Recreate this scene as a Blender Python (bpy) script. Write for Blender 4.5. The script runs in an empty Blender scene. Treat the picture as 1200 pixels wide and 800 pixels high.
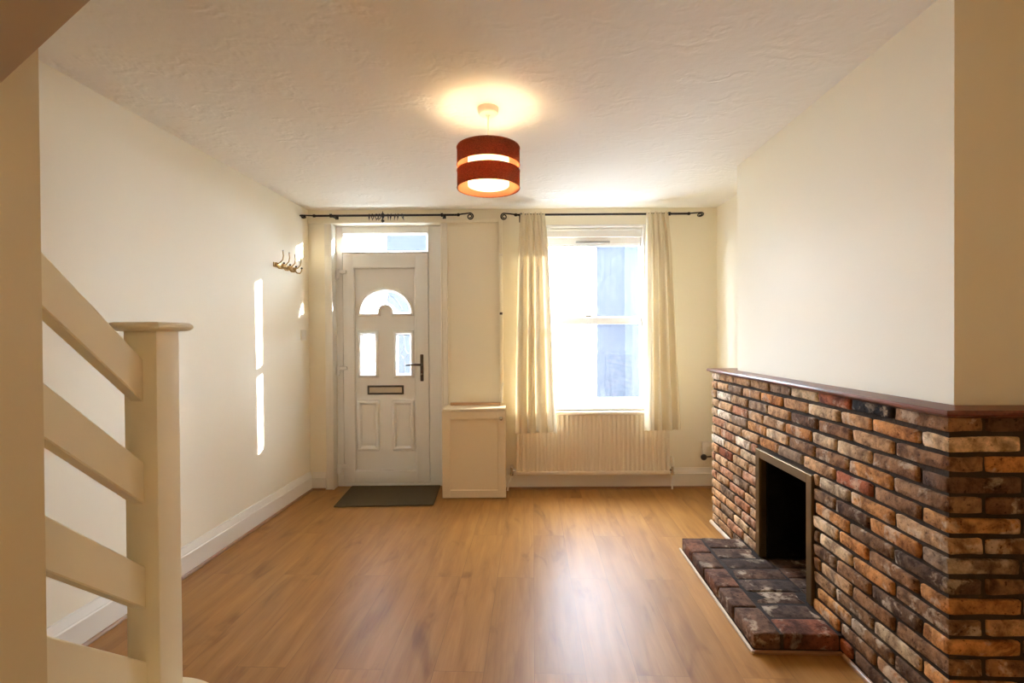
import bpy, bmesh, math, random
from mathutils import Vector, Matrix, noise

random.seed(7)
C = bpy.context.scene.collection
PI = math.pi

# ------------------------------------------------------------------ helpers
def put(o, parent=None, label=None, cat=None, group=None, kind=None):
    if o.name not in C.objects:
        C.objects.link(o)
    if parent is not None:
        o.parent = parent
    for k, v in (('label', label), ('category', cat), ('group', group), ('kind', kind)):
        if v:
            o[k] = v
    return o

def empty(name, loc=(0, 0, 0), rotz=0, **kw):
    o = bpy.data.objects.new(name, None)
    o.empty_display_size = .1
    o.location = loc
    o.rotation_euler = (0, 0, rotz)
    return put(o, **kw)

def obj(name, bm, m, parent=None, smooth=True, angle=24, loc=None, rotz=0, fixn=True, **kw):
    if fixn:
        bmesh.ops.recalc_face_normals(bm, faces=bm.faces[:])
    me = bpy.data.meshes.new(name)
    bm.to_mesh(me)
    bm.free()
    if isinstance(m, (list, tuple)):
        for q in m:
            me.materials.append(q)
    else:
        me.materials.append(m)
    if smooth:
        me.shade_smooth()
        me.set_sharp_from_angle(angle=math.radians(angle))
    o = bpy.data.objects.new(name, me)
    if loc:
        o.location = loc
    o.rotation_euler = (0, 0, rotz)
    return put(o, parent, **kw)

def B():
    return bmesh.new()

def box(bm, x0, x1, y0, y1, z0, z1, bev=0, seg=2):
    r = bmesh.ops.create_cube(bm, size=1)
    vs = r['verts']
    for v in vs:
        v.co = Vector(((x0 + x1) / 2 + v.co.x * (x1 - x0), (y0 + y1) / 2 + v.co.y * (y1 - y0), (z0 + z1) / 2 + v.co.z * (z1 - z0)))
    if bev:
        es = list({e for v in vs for e in v.link_edges})
        bmesh.ops.bevel(bm, geom=es, offset=bev, segments=seg, profile=.5, affect='EDGES', clamp_overlap=True)
    return bm

def prism(bm, poly, mapf, t0, t1):
    """poly: list of (a,b); mapf(a,b,t)->xyz; extruded t0..t1"""
    n = len(poly)
    v0 = [bm.verts.new(mapf(a, b, t0)) for a, b in poly]
    v1 = [bm.verts.new(mapf(a, b, t1)) for a, b in poly]
    bm.faces.new(v0)
    bm.faces.new(v1[::-1])
    for i in range(n):
        j = (i + 1) % n
        bm.faces.new((v0[i], v0[j], v1[j], v1[i]))

XZ = lambda a, b, t: (a, t, b)      # outline in x,z extruded along y
YZ = lambda a, b, t: (t, a, b)      # outline in y,z extruded along x
XY = lambda a, b, t: (a, b, t)      # outline in x,y extruded along z

def tube(bm, pts, r, seg=10, cap=True):
    pts = [Vector(p) for p in pts]
    n = len(pts)
    rs = r if isinstance(r, (list, tuple)) else [r] * n
    t0 = (pts[1] - pts[0]).normalized()
    up = Vector((0, 0, 1)) if abs(t0.z) < .9 else Vector((1, 0, 0))
    nrm = t0.cross(up).normalized()
    rings = []
    for i, p in enumerate(pts):
        t = (pts[min(i + 1, n - 1)] - pts[max(i - 1, 0)]).normalized()
        nrm = (nrm - t * nrm.dot(t)).normalized()
        b = t.cross(nrm)
        rings.append([bm.verts.new(p + (nrm * math.cos(2 * PI * k / seg) + b * math.sin(2 * PI * k / seg)) * rs[i]) for k in range(seg)])
    for a, b in zip(rings, rings[1:]):
        for k in range(seg):
            bm.faces.new((a[k], a[(k + 1) % seg], b[(k + 1) % seg], b[k]))
    if cap:
        bm.faces.new(rings[0][::-1])
        bm.faces.new(rings[-1])
    return bm

def lathe(bm, prof, c=(0, 0, 0), seg=40, axis='z', closed=False):
    c = Vector(c)
    rings = []
    for r, h in prof:
        ring = []
        for k in range(seg):
            a = 2 * PI * k / seg
            p = Vector((r * math.cos(a), r * math.sin(a), h))
            if axis == 'y':
                p = Vector((p.x, p.z, p.y))
            elif axis == 'x':
                p = Vector((p.z, p.x, p.y))
            ring.append(bm.verts.new(c + p))
        rings.append(ring)
    prs = list(zip(rings, rings[1:]))
    if closed:
        prs.append((rings[-1], rings[0]))
    for a, b in prs:
        for k in range(seg):
            bm.faces.new((a[k], a[(k + 1) % seg], b[(k + 1) % seg], b[k]))
    if not closed:
        bm.faces.new(rings[0][::-1])
        bm.faces.new(rings[-1])
    return bm

def sweep(bm, path, prof, y):
    """closed path of (x,z) counter-clockwise; prof: closed list of (offset outward, depth towards -y)."""
    n = len(path)
    P = [Vector(p) for p in path]
    rings = []
    for i in range(n):
        a = (P[i] - P[i - 1]).normalized()
        b = (P[(i + 1) % n] - P[i]).normalized()
        na = Vector((a.y, -a.x))
        nb = Vector((b.y, -b.x))
        m = (na + nb)
        m = m / max(m.length, 1e-6)
        s = 1 / max(m.dot(na), .35)
        rings.append([bm.verts.new((P[i].x + m.x * s * o, y - d, P[i].y + m.y * s * o)) for o, d in prof])
    k = len(prof)
    for i in range(n):
        A, Bq = rings[i], rings[(i + 1) % n]
        for j in range(k):
            bm.faces.new((A[j], A[(j + 1) % k], Bq[(j + 1) % k], Bq[j]))

# ------------------------------------------------------------------ materials
def srgb(r, g, b):
    f = lambda c: (c / 255 / 12.92) if c / 255 <= .04045 else ((c / 255 + .055) / 1.055) ** 2.4
    return (f(r), f(g), f(b), 1)

class M:
    def __init__(s, name):
        s.m = bpy.data.materials.new(name)
        s.m.use_nodes = True
        s.t = s.m.node_tree
        s.t.nodes.clear()
        s.out = s.n('ShaderNodeOutputMaterial')
    def n(s, typ, **kw):
        q = s.t.nodes.new(typ)
        for k, v in kw.items():
            setattr(q, k, v)
        return q
    def l(s, a, b):
        s.t.links.new(a, b)
    def principled(s, col=None, rough=.5, metal=0, spec=.5):
        p = s.n('ShaderNodeBsdfPrincipled')
        if col is not None:
            p.inputs['Base Color'].default_value = col
        p.inputs['Roughness'].default_value = rough
        p.inputs['Metallic'].default_value = metal
        p.inputs['Specular IOR Level'].default_value = spec
        s.l(p.outputs[0], s.out.inputs[0])
        s.p = p
        return p
    def coords(s, scale=(1, 1, 1), rot=(0, 0, 0), kind='Object'):
        tc = s.n('ShaderNodeTexCoord')
        mp = s.n('ShaderNodeMapping')
        mp.inputs['Scale'].default_value = scale
        mp.inputs['Rotation'].default_value = rot
        s.l(tc.outputs[kind], mp.inputs['Vector'])
        return mp.outputs[0]
    def noise(s, vec, scale, detail=4, rough=.55, dist=0):
        q = s.n('ShaderNodeTexNoise')
        q.inputs['Scale'].default_value = scale
        q.inputs['Detail'].default_value = detail
        q.inputs['Roughness'].default_value = rough
        q.inputs['Distortion'].default_value = dist
        if vec is not None:
            s.l(vec, q.inputs['Vector'])
        return q.outputs['Fac']
    def ramp(s, fac, stops):
        q = s.n('ShaderNodeValToRGB')
        e = q.color_ramp.elements
        while len(e) < len(stops):
            e.new(.5)
        for el, (p, c) in zip(e, stops):
            el.position = p
            el.color = c if len(c) == 4 else (*c, 1)
        s.l(fac, q.inputs['Fac'])
        return q.outputs['Color']
    def mix(s, fac, a, b, mode='MIX'):
        q = s.n('ShaderNodeMix', data_type='RGBA', blend_type=mode)
        for val, i in ((fac, 0), (a, 6), (b, 7)):
            if hasattr(val, 'links'):
                s.l(val, q.inputs[i])
            else:
                q.inputs[i].default_value = val
        return q.outputs[2]
    def math(s, op, a, b=0.0):
        q = s.n('ShaderNodeMath', operation=op)
        for v, i in ((a, 0), (b, 1)):
            if hasattr(v, 'links'):
                s.l(v, q.inputs[i])
            else:
                q.inputs[i].default_value = v
        return q.outputs[0]
    def bump(s, h, strength=.3, dist=.01):
        q = s.n('ShaderNodeBump')
        q.inputs['Strength'].default_value = strength
        q.inputs['Distance'].default_value = dist
        s.l(h, q.inputs['Height'])
        s.l(q.outputs[0], s.p.inputs['Normal'])

def plain(name, col, rough=.5, metal=0, spec=.5, nscale=0, nstr=.1, ndist=.002, var=0):
    m = M(name)
    m.principled(col, rough, metal, spec)
    v = m.coords()
    if var:
        f = m.noise(v, 6, 3)
        c2 = tuple(c * (1 - var) for c in col[:3]) + (1,)
        m.l(m.ramp(f, [(.3, c2), (.7, col)]), m.p.inputs['Base Color'])
    if nscale:
        m.bump(m.noise(v, nscale, 5), nstr, ndist)
    return m.m

CREAM = (.885, .825, .665, 1)
mat_wall = plain('cream_wall_paint', CREAM, .6, spec=.35, nscale=45, nstr=.12, ndist=.003)
mat_trim = plain('white_gloss_paint', (.82, .78, .69, 1), .35, nscale=30, nstr=.05)
mat_stair = plain('cream_stair_paint', (.86, .785, .585, 1), .42, nscale=40, nstr=.06)
mat_part_shaded = plain('shaded_partition_paint', (.67, .555, .335, 1), .5, nscale=40, nstr=.08)  # paint darkened to stand in for the weaker light on the partition end
mat_pvc = plain('white_upvc', (.83, .82, .79, 1), .35, nscale=300, nstr=.02)
mat_win = plain('white_window_upvc', (.84, .83, .80, 1), .32, nscale=300, nstr=.02)
mat_rad = plain('cream_radiator_enamel', (.80, .70, .54, 1), .35, nscale=60, nstr=.02)
mat_cab = plain('cream_cabinet_paint', (.82, .69, .48, 1), .4, nscale=40, nstr=.04)
mat_cabtop = plain('cabinet_top_board', (.62, .38, .22, 1), .35, nscale=30, nstr=.05, var=.15)
mat_iron = plain('wrought_iron_black', (.018, .015, .013, 1), .45, .6, nscale=120, nstr=.1)
mat_dark = plain('dark_bronze', (.09, .075, .065, 1), .35, .8, nscale=150, nstr=.04)
mat_chrome = plain('chrome', (.62, .6, .57, 1), .2, 1, nscale=100, nstr=.01)
mat_brass = plain('aged_brass', (.50, .33, .13, 1), .3, 1, nscale=60, nstr=.05)
mat_frame = plain('brushed_brass_frame', (.21, .135, .058, 1), .45, .85, nscale=80, nstr=.06, var=.2)
mat_bead = plain('oak_beading', (.33, .17, .075, 1), .4, nscale=30, nstr=.08, var=.25)
mat_palebead = plain('pale_beading', (.62, .48, .33, 1), .45, nscale=30, nstr=.08, var=.2)
mat_plastic = plain('white_plastic', (.82, .77, .66, 1), .3, nscale=200, nstr=.01)
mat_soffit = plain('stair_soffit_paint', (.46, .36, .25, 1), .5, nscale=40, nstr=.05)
mat_grey = plain('lead_strip', (.16, .16, .17, 1), .4, .6, nscale=200, nstr=.02)
mat_letter = plain('bronze_letter_flap', (.62, .52, .40, 1), .35, .5, nscale=200, nstr=.02)

def mk_ceiling():
    m = M('artex_ceiling')
    m.principled((.90, .87, .79, 1), .8, spec=.2)
    v = m.coords()
    a = m.noise(v, 3.2, 2, .5, 1.2)
    vor = m.n('ShaderNodeTexWave', wave_type='RINGS')
    vor.inputs['Scale'].default_value = 5
    vor.inputs['Distortion'].default_value = 14
    vor.inputs['Detail'].default_value = 3
    vor.inputs['Detail Scale'].default_value = 1.6
    m.l(v, vor.inputs['Vector'])
    msk = m.ramp(m.noise(v, 5.5, 2, .5), [(.44, (0, 0, 0)), (.6, (1, 1, 1))])
    h1 = m.math('MULTIPLY', vor.outputs['Fac'], msk)
    h2 = m.math('MULTIPLY', m.noise(v, 26, 5), .6)
    m.bump(m.math('ADD', h1, m.math('ADD', h2, a)), .24, .008)
    return m.m
mat_ceiling = mk_ceiling()

def mk_floor():
    m = M('oak_laminate')
    m.principled(None, .3, spec=.26)
    ang = math.radians(2.2)
    v = m.coords(rot=(0, 0, PI / 2 + ang))
    br = m.n('ShaderNodeTexBrick', offset=.43, offset_frequency=2)
    for k, q in (('Color1', (0, 0, 0, 1)), ('Color2', (1, 1, 1, 1)), ('Mortar', (.5, .5, .5, 1))):
        br.inputs[k].default_value = q
    br.inputs['Scale'].default_value = 1
    br.inputs['Mortar Size'].default_value = .0012
    br.inputs['Mortar Smooth'].default_value = .1
    br.inputs['Brick Width'].default_value = 1.28
    br.inputs['Row Height'].default_value = .192
    m.l(v, br.inputs['Vector'])
    # per plank offset of the grain
    sep = m.n('ShaderNodeSeparateColor')
    m.l(br.outputs['Color'], sep.inputs[0])
    cmb = m.n('ShaderNodeCombineXYZ')
    m.l(m.math('MULTIPLY', sep.outputs[0], 7.3), cmb.inputs[0])
    m.l(m.math('MULTIPLY', sep.outputs[0], 3.1), cmb.inputs[1])
    add = m.n('ShaderNodeVectorMath', operation='ADD')
    m.l(v, add.inputs[0])
    m.l(cmb.outputs[0], add.inputs[1])
    def stretch(sx, sy):
        mp = m.n('ShaderNodeMapping')
        mp.inputs['Scale'].default_value = (sx, sy, 1)
        m.l(add.outputs[0], mp.inputs['Vector'])
        return mp.outputs[0]
    g1 = m.noise(stretch(.9, 8), 2.2, 5, .55, .5)
    g2 = m.noise(stretch(3, 90), 1.6, 4, .6)
    blotch = m.noise(stretch(1.3, 4.2), 1.7, 3, .55, .8)
    base = m.ramp(g1, [(.25, (.265, .115, .027)), (.5, (.345, .162, .042)), (.75, (.405, .205, .058))])
    fine = m.ramp(g2, [(.3, (.90, .885, .86)), (.7, (1.04, 1.035, 1.03))])
    c = m.mix(1, base, fine, 'MULTIPLY')
    bl = m.ramp(blotch, [(.26, (.60, .52, .46)), (.42, (.95, .94, .93)), (.7, (1.06, 1.06, 1.05))])
    c = m.mix(1, c, bl, 'MULTIPLY')
    pv = m.ramp(sep.outputs[0], [(0, (.93, .92, .91)), (1, (1.07, 1.07, 1.06))])
    c = m.mix(1, c, pv, 'MULTIPLY')
    c = m.mix(m.math('MULTIPLY', br.outputs['Fac'], .4), c, (.10, .045, .018, 1))
    m.l(c, m.p.inputs['Base Color'])
    r = m.ramp(g2, [(.2, (.36, .36, .36)), (.8, (.46, .46, .46))])
    m.l(r, m.p.inputs['Roughness'])
    m.bump(m.math('SUBTRACT', m.math('MULTIPLY', g2, .25), br.outputs['Fac']), .12, .002)
    return m.m
mat_floor = mk_floor()

def mk_brick(name, smear=.62, soot=0.0):
    m = M(name)
    m.principled(None, .9, spec=.12)
    at = m.n('ShaderNodeAttribute', attribute_name='brick_tint')
    v = m.coords()
    n1 = m.noise(v, 28, 6, .65)
    n2 = m.noise(v, 9, 4, .6, .4)
    n3 = m.noise(v, 70, 3, .6)
    c = m.mix(1, at.outputs['Color'], m.ramp(n1, [(.28, (.55, .52, .5)), (.5, (.95, .94, .92)), (.72, (1.28, 1.25, 1.2))]), 'MULTIPLY')
    # lime mortar smears left on reclaimed bricks
    sm = m.ramp(m.math('MULTIPLY', n2, m.math('ADD', m.math('MULTIPLY', n3, .35), .82)), [(smear, (0, 0, 0)), (smear + .07, (1, 1, 1))])
    c = m.mix(m.math('MULTIPLY', sm, .55), c, (.62, .50, .36, 1))
    burn = m.ramp(m.noise(v, 15, 5, .65, .5), [(.36, (.42, .36, .32)), (.55, (1.06, 1.04, 1.02))])
    c = m.mix(1, c, burn, 'MULTIPLY')
    pit = m.ramp(n3, [(.30, (.35, .3, .27)), (.40, (1, 1, 1))])
    c = m.mix(1, c, pit, 'MULTIPLY')
    if soot:
        s = m.ramp(m.noise(v, 6, 4, .6), [(.42, (0, 0, 0)), (.62, (1, 1, 1))])
        c = m.mix(m.math('MULTIPLY', s, soot), c, (.032, .023, .018, 1))
    m.l(c, m.p.inputs['Base Color'])
    m.bump(m.math('ADD', m.math('MULTIPLY', n1, 1.0), m.math('ADD', m.math('MULTIPLY', n2, .8), m.math('MULTIPLY', n3, .3))), .75, .008)
    return m.m
mat_brick = mk_brick('reclaimed_brick', .545)
mat_hearth = mk_brick('hearth_brick', .55, .6)
mat_mortar = plain('dark_raked_mortar', (.075, .052, .034, 1), .95, spec=.1, nscale=60, nstr=.8, ndist=.006, var=.5)
mat_hm = plain('sooty_hearth_mortar', (.055, .042, .034, 1), .95, spec=.1, nscale=60, nstr=.8, ndist=.006, var=.4)
mat_soot = plain('sooted_masonry', (.012, .010, .008, 1), .9, spec=.15, nscale=40, nstr=.8, ndist=.01, var=.6)

def mk_mahogany():
    m = M('mahogany_varnish')
    m.principled(None, .28, spec=.5)
    v = m.coords(scale=(12, 1.2, 12))
    g = m.noise(v, 6, 5, .6, .3)
    m.l(m.ramp(g, [(.3, (.085, .018, .010)), (.7, (.20, .052, .026))]), m.p.inputs['Base Color'])
    m.bump(g, .05, .002)
    return m.m
mat_mahog = mk_mahogany()

def mk_mat():
    m = M('ribbed_doormat_pile')
    m.principled(None, .95, spec=.1)
    v = m.coords()
    n = m.noise(v, 220, 3, .7)
    m.l(m.ramp(n, [(.3, (.055, .039, .021)), (.7, (.14, .106, .064))]), m.p.inputs['Base Color'])
    m.bump(n, .8, .006)
    return m.m
mat_mat = mk_mat()

def mk_fabric(name, col, trans, tcol, weave=700, mixf=.5, var=0):
    m = M(name)
    d = m.n('ShaderNodeBsdfDiffuse')
    d.inputs[0].default_value = col
    t = m.n('ShaderNodeBsdfTranslucent')
    t.inputs[0].default_value = tcol
    mx = m.n('ShaderNodeMixShader')
    mx.inputs[0].default_value = mixf
    v = m.coords()
    h = m.noise(v, weave, 2)
    b = m.n('ShaderNodeBump')
    b.inputs['Strength'].default_value = .3
    b.inputs['Distance'].default_value = .001
    m.l(h, b.inputs['Height'])
    m.l(b.outputs[0], d.inputs['Normal'])
    if var:
        f = m.noise(m.coords(scale=(1, 1, 2.2)), 130, 4, .7)
        m.l(m.mix(1, tcol, m.ramp(f, [(.3, (1 - var,) * 3), (.7, (1.0 + var,) * 3)]), 'MULTIPLY'), t.inputs[0])
    m.l(d.outputs[0], mx.inputs[1])
    m.l(t.outputs[0], mx.inputs[2])
    m.l(mx.outputs[0], m.out.inputs[0])
    return m.m
mat_curtain = mk_fabric('cream_curtain_cotton', (.76, .67, .48, 1), 1, (.80, .68, .46, 1), mixf=.11)
mat_shade = mk_fabric('rust_lampshade_weave', (.30, .13, .085, 1), 1, (.78, .37, .19, 1), mixf=.5, var=.55)
mat_lining = mk_fabric('peach_lampshade_lining', (.50, .235, .15, 1), 1, (.80, .42, .28, 1), mixf=.45)
mat_inner = mk_fabric('ivory_inner_shade', (.88, .82, .68, 1), 1, (.97, .92, .78, 1), mixf=.7)

def mk_glass(name, rough=.0, frost=0.0):
    m = M(name)
    tr = m.n('ShaderNodeBsdfTransparent')
    tr.inputs[0].default_value = (.95, .96, .97, 1)
    gl = m.n('ShaderNodeBsdfGlossy')
    gl.inputs['Roughness'].default_value = max(rough, .02)
    lw = m.n('ShaderNodeLayerWeight')
    lw.inputs['Blend'].default_value = .5
    fr = m.n('ShaderNodeMath', operation='MULTIPLY_ADD')      # Schlick reflectance, the same from both sides
    m.l(m.math('POWER', lw.outputs['Facing'], 5.0), fr.inputs[0])
    fr.inputs[1].default_value = .70
    fr.inputs[2].default_value = .035
    mx = m.n('ShaderNodeMixShader')
    m.l(fr.outputs[0], mx.inputs[0])
    src = tr.outputs[0]
    if frost:
        tl = m.n('ShaderNodeBsdfTranslucent')
        tl.inputs[0].default_value = (.88, .91, .95, 1)
        m2 = m.n('ShaderNodeMixShader')
        v = m.coords(scale=(1, 1, .35))
        f = m.ramp(m.noise(v, 60, 3), [(.3, (frost * .75,) * 3), (.7, (min(frost * 1.2, 1),) * 3)])
        m.l(f, m2.inputs[0])
        m.l(tr.outputs[0], m2.inputs[1])
        m.l(tl.outputs[0], m2.inputs[2])
        src = m2.outputs[0]
    m.l(src, mx.inputs[1])
    m.l(gl.outputs[0], mx.inputs[2])
    m.l(mx.outputs[0], m.out.inputs[0])
    return m.m
mat_glass = mk_glass('clear_glass')
mat_obscure = mk_glass('obscure_door_glass', .2, .005)

def mk_emit(name, col, s):
    m = M(name)
    e = m.n('ShaderNodeEmission')
    e.inputs[0].default_value = col
    e.inputs[1].default_value = s
    m.l(e.outputs[0], m.out.inputs[0])
    return m.m
mat_bulb = mk_emit('lit_bulb', (1, .79, .53, 1), 54)
mat_diffuser = mk_fabric('opal_diffuser', (.86, .84, .78, 1), 1, (.97, .94, .84, 1), mixf=.8)

# ------------------------------------------------------------------ key dimensions (metres)
H = 2.343            # ceiling
D = 4.094            # inner face of the front wall
XR = 1.7056          # right wall
BACK = -2.4
SK = .0432           # the left wall splays by 2.5 degrees
def xl(y): return -1.72 - SK * (D - y)
LW = math.atan(SK)
deep = lambda x, z, k: (x * k, 1.266 + (z - 1.266) * k)   # same outline set further back in the reveal

# ------------------------------------------------------------------ room shell
bm = B(); box(bm, -2.4, 2.1, BACK - .1, D + .3, -.12, 0)
obj('floor', bm, mat_floor, smooth=False, kind='structure', label='warm oak laminate plank floor of the living room')
bm = B(); box(bm, -2.4, 2.1, BACK - .1, D + .3, H, H + .12)
obj('ceiling', bm, mat_ceiling, smooth=False, kind='structure', label='off white ceiling with swirled artex texture')

# left wall
bm = B()
prism(bm, [(xl(BACK), BACK), (xl(D + .3), D + .3), (xl(D + .3) - .15, D + .3), (xl(BACK) - .15, BACK)], XY, 0, H)
obj('wall_left', bm, mat_wall, smooth=False, kind='structure', label='plain cream wall on the left with coat hooks')
# right wall
bm = B(); box(bm, XR, XR + .15, BACK, D + .3, 0, H)
obj('wall_right', bm, mat_wall, smooth=False, kind='structure', label='cream alcove wall beyond the chimney breast')

# front wall with the openings
DX0, DX1, DZ1 = -1.515, -.605, 2.226      # doorway
WX0, WX1, WZ0, WZ1 = .229, 1.109, .672, 2.207
bm = B()
xs0, xs1 = -1.74, XR
WT = D + .10
box(bm, xs0, DX0, D, WT, 0, H)
box(bm, DX0, DX1, D, WT, DZ1, H)
box(bm, DX1, WX0, D, WT, 0, H)
box(bm, WX0, WX1, D, WT, 0, WZ0)
box(bm, WX0, WX1, D, WT, WZ1, H)
box(bm, WX1, xs1, D, WT, 0, H)
bmesh.ops.remove_doubles(bm, verts=bm.verts[:], dist=1e-5)
obj('wall_front', bm, mat_wall, smooth=False, kind='structure', label='cream front wall holding the entrance door and window')

# rear wall (behind the viewpoint)
bm = B(); box(bm, -2.2, 1.86, BACK - .1, BACK, 0, H)
obj('wall_rear', bm, mat_wall, smooth=False, kind='structure', label='cream rear wall behind the viewpoint')

# partition at the foot of the stairs (left edge of the view)
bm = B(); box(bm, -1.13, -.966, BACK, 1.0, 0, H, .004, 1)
obj('wall_stair', bm, mat_part_shaded, kind='structure', label='end of the cream partition wall beside the stairs')

# baseboards -----------------------------------------------------------
def skirting_profile(h, t):
    return [(0, 0), (t, 0), (t, h - .045), (t - .004, h - .040), (t - .004, h - .034), (t - .008, h - .022), (t - .013, h - .006), (t - .014, h), (0, h)]
def run(name, p0, p1, h, t, label, mat=mat_trim):
    """skirting from p0 to p1, wall on the left-hand side of travel; profile faces right."""
    p0 = Vector((*p0, 0)); p1 = Vector((*p1, 0))
    d = (p1 - p0).normalized(); nrm = Vector((d.y, -d.x, 0))
    root = None
    bm = B()
    f = lambda a, b, tt: p0 + d * tt + nrm * a + Vector((0, 0, b))
    L = (p1 - p0).length
    prism(bm, skirting_profile(h, t), f, 0, L)
    o = obj(name, bm, mat, smooth=False, kind='structure', label=label)
    bm = B()
    q = [(t, 0)] + [(t + .013 * math.cos(k * PI / 8), .015 * math.sin(k * PI / 8)) for k in range(5)]
    prism(bm, q, f, 0, L)
    obj('floor_beading', bm, mat_bead, o, smooth=False, label='brown quadrant beading strip')
    return o
run('baseboard_left', (xl(BACK + .01) + .001, BACK + .01), (xl(D - .02) + .001, D - .02), .155, .022, 'white painted skirting board along the left wall')
run('baseboard_corner', (-1.70, D - .001), (-1.582, D - .001), .145, .02, 'short return of white skirting between left corner and door frame')
run('baseboard_front', (-.07, D - .001), (XR - .002, D - .001), .165, .02, 'cream skirting board under the window')
# ------------------------------------------------------------------ chimney breast and brick fireplace
CH = math.atan(.0355)
CO = (1.2802, 1.5, 0)
chim_rot = -CH
bm = B()
prism(bm, [(.088, .024), (.425, .024), (.36, 1.615), (.088, 1.615)], XY, 1.046, H)
obj('wall_chimney', bm, mat_wall, smooth=False, loc=CO, rotz=chim_rot, kind='structure', label='cream plastered chimney breast above the brick fireplace')

fire = empty('fireplace', CO, chim_rot, label='rustic reclaimed brick fireplace with mahogany shelf and raised hearth', cat='fireplace')
ZT = 1.026           # top of the bricks
NC = 17
PITCH = ZT / NC
JT = .013
Y0, Y1 = -.062, 1.825       # along the long face
XW0, XW1 = .415, .345       # where the masonry meets the right wall (near, far)
FY0, FY1, FZ = .632, 1.165, .655   # outside of the brass frame
OY0, OY1, OZ = .675, 1.122, .612   # opening
REC = .010
# mortar core
bm = B()
def core(y0, y1, z0, z1, x0=REC):
    xa = XW0 + (XW1 - XW0) * (y0 - Y0) / (Y1 - Y0)
    xb = XW0 + (XW1 - XW0) * (y1 - Y0) / (Y1 - Y0)
    prism(bm, [(x0, y0), (xa, y0), (xb, y1), (x0, y1)], XY, z0, z1)
core(Y0 + REC, OY0, 0, ZT)
core(OY1, Y1 - REC, 0, ZT)
core(OY0, OY1, OZ, ZT)
core(OY0, OY1, 0, OZ, .335)
obj('mortar_bed', bm, mat_mortar, fire, smooth=False)

TINT = {'o': (.50, .235, .08), 't': (.53, .315, .16), 'b': (.27, .145, .07), 'd': (.15, .082, .046), 'k': (.035, .026, .022),
        'r': (.36, .115, .052), 'p': (.50, .25, .14), 'c': (.62, .44, .265), 'w': (.74, .63, .50), 'g': (.30, .20, .125)}
def brick(bm, lay, x0, x1, y0, y1, z0, z1, code, rng, r=.007, jit=.0042):
    n_ = 4
    vd = {}
    for i in range(n_ + 1):
        for j in range(n_ + 1):
            for k in range(n_ + 1):
                if 0 in (i, j, k) or n_ in (i, j, k):
                    st_ = lambda q: (-1, -.82, 0, .82, 1)[q]
                    vd[i, j, k] = bm.verts.new((st_(i), st_(j), st_(k)))
    fs = []
    for a in range(n_):
        for b in range(n_):
            for t in (0, n_):
                for f in (lambda u, v: (t, u, v), lambda u, v: (u, t, v), lambda u, v: (u, v, t)):
                    fs.append(bm.faces.new((vd[f(a, b)], vd[f(a + 1, b)], vd[f(a + 1, b + 1)], vd[f(a, b + 1)])))
    vs = list(vd.values())
    c = Vector(((x0 + x1) / 2, (y0 + y1) / 2, (z0 + z1) / 2))
    hx, hy, hz = (x1 - x0) / 2, (y1 - y0) / 2, (z1 - z0) / 2
    sd = rng.random() * 100
    off = rng.uniform(-.003, .003)
    tilt = rng.uniform(-.012, .012)
    for v in vs:
        p = Vector((v.co.x * hx, v.co.y * hy, v.co.z * hz))
        rr = min(r, hx * .9, hy * .9, hz * .9)
        inn = Vector((max(-hx + rr, min(hx - rr, p.x)), max(-hy + rr, min(hy - rr, p.y)), max(-hz + rr, min(hz - rr, p.z))))
        dlt = p - inn
        if dlt.length > 1e-9:
            # pull the two outermost grid rows in so that the arris is rounded
            k = sum(1 for u in dlt if abs(u) > 1e-9)
            if k > 1:
                dlt = dlt.normalized() * rr
        p = inn + dlt
        w = c + p
        nz = noise.noise_vector(w * 22 + Vector((sd, 0, 0)))
        p = p + nz * jit
        p.z += tilt * (p.y if hy > hx else p.x)
        v.co = c + p + Vector((off * .7 if hy > hx else 0, 0 if hy > hx else off * .7, 0))
    t = TINT[code]
    j = rng.uniform(.84, 1.16)
    hsh = rng.uniform(-.06, .06)
    col = (t[0] * j * (1 + hsh), t[1] * j, t[2] * j * (1 - hsh), 1)
    for f in fs:
        for lp in f.loops:
            lp[lay] = col

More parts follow.
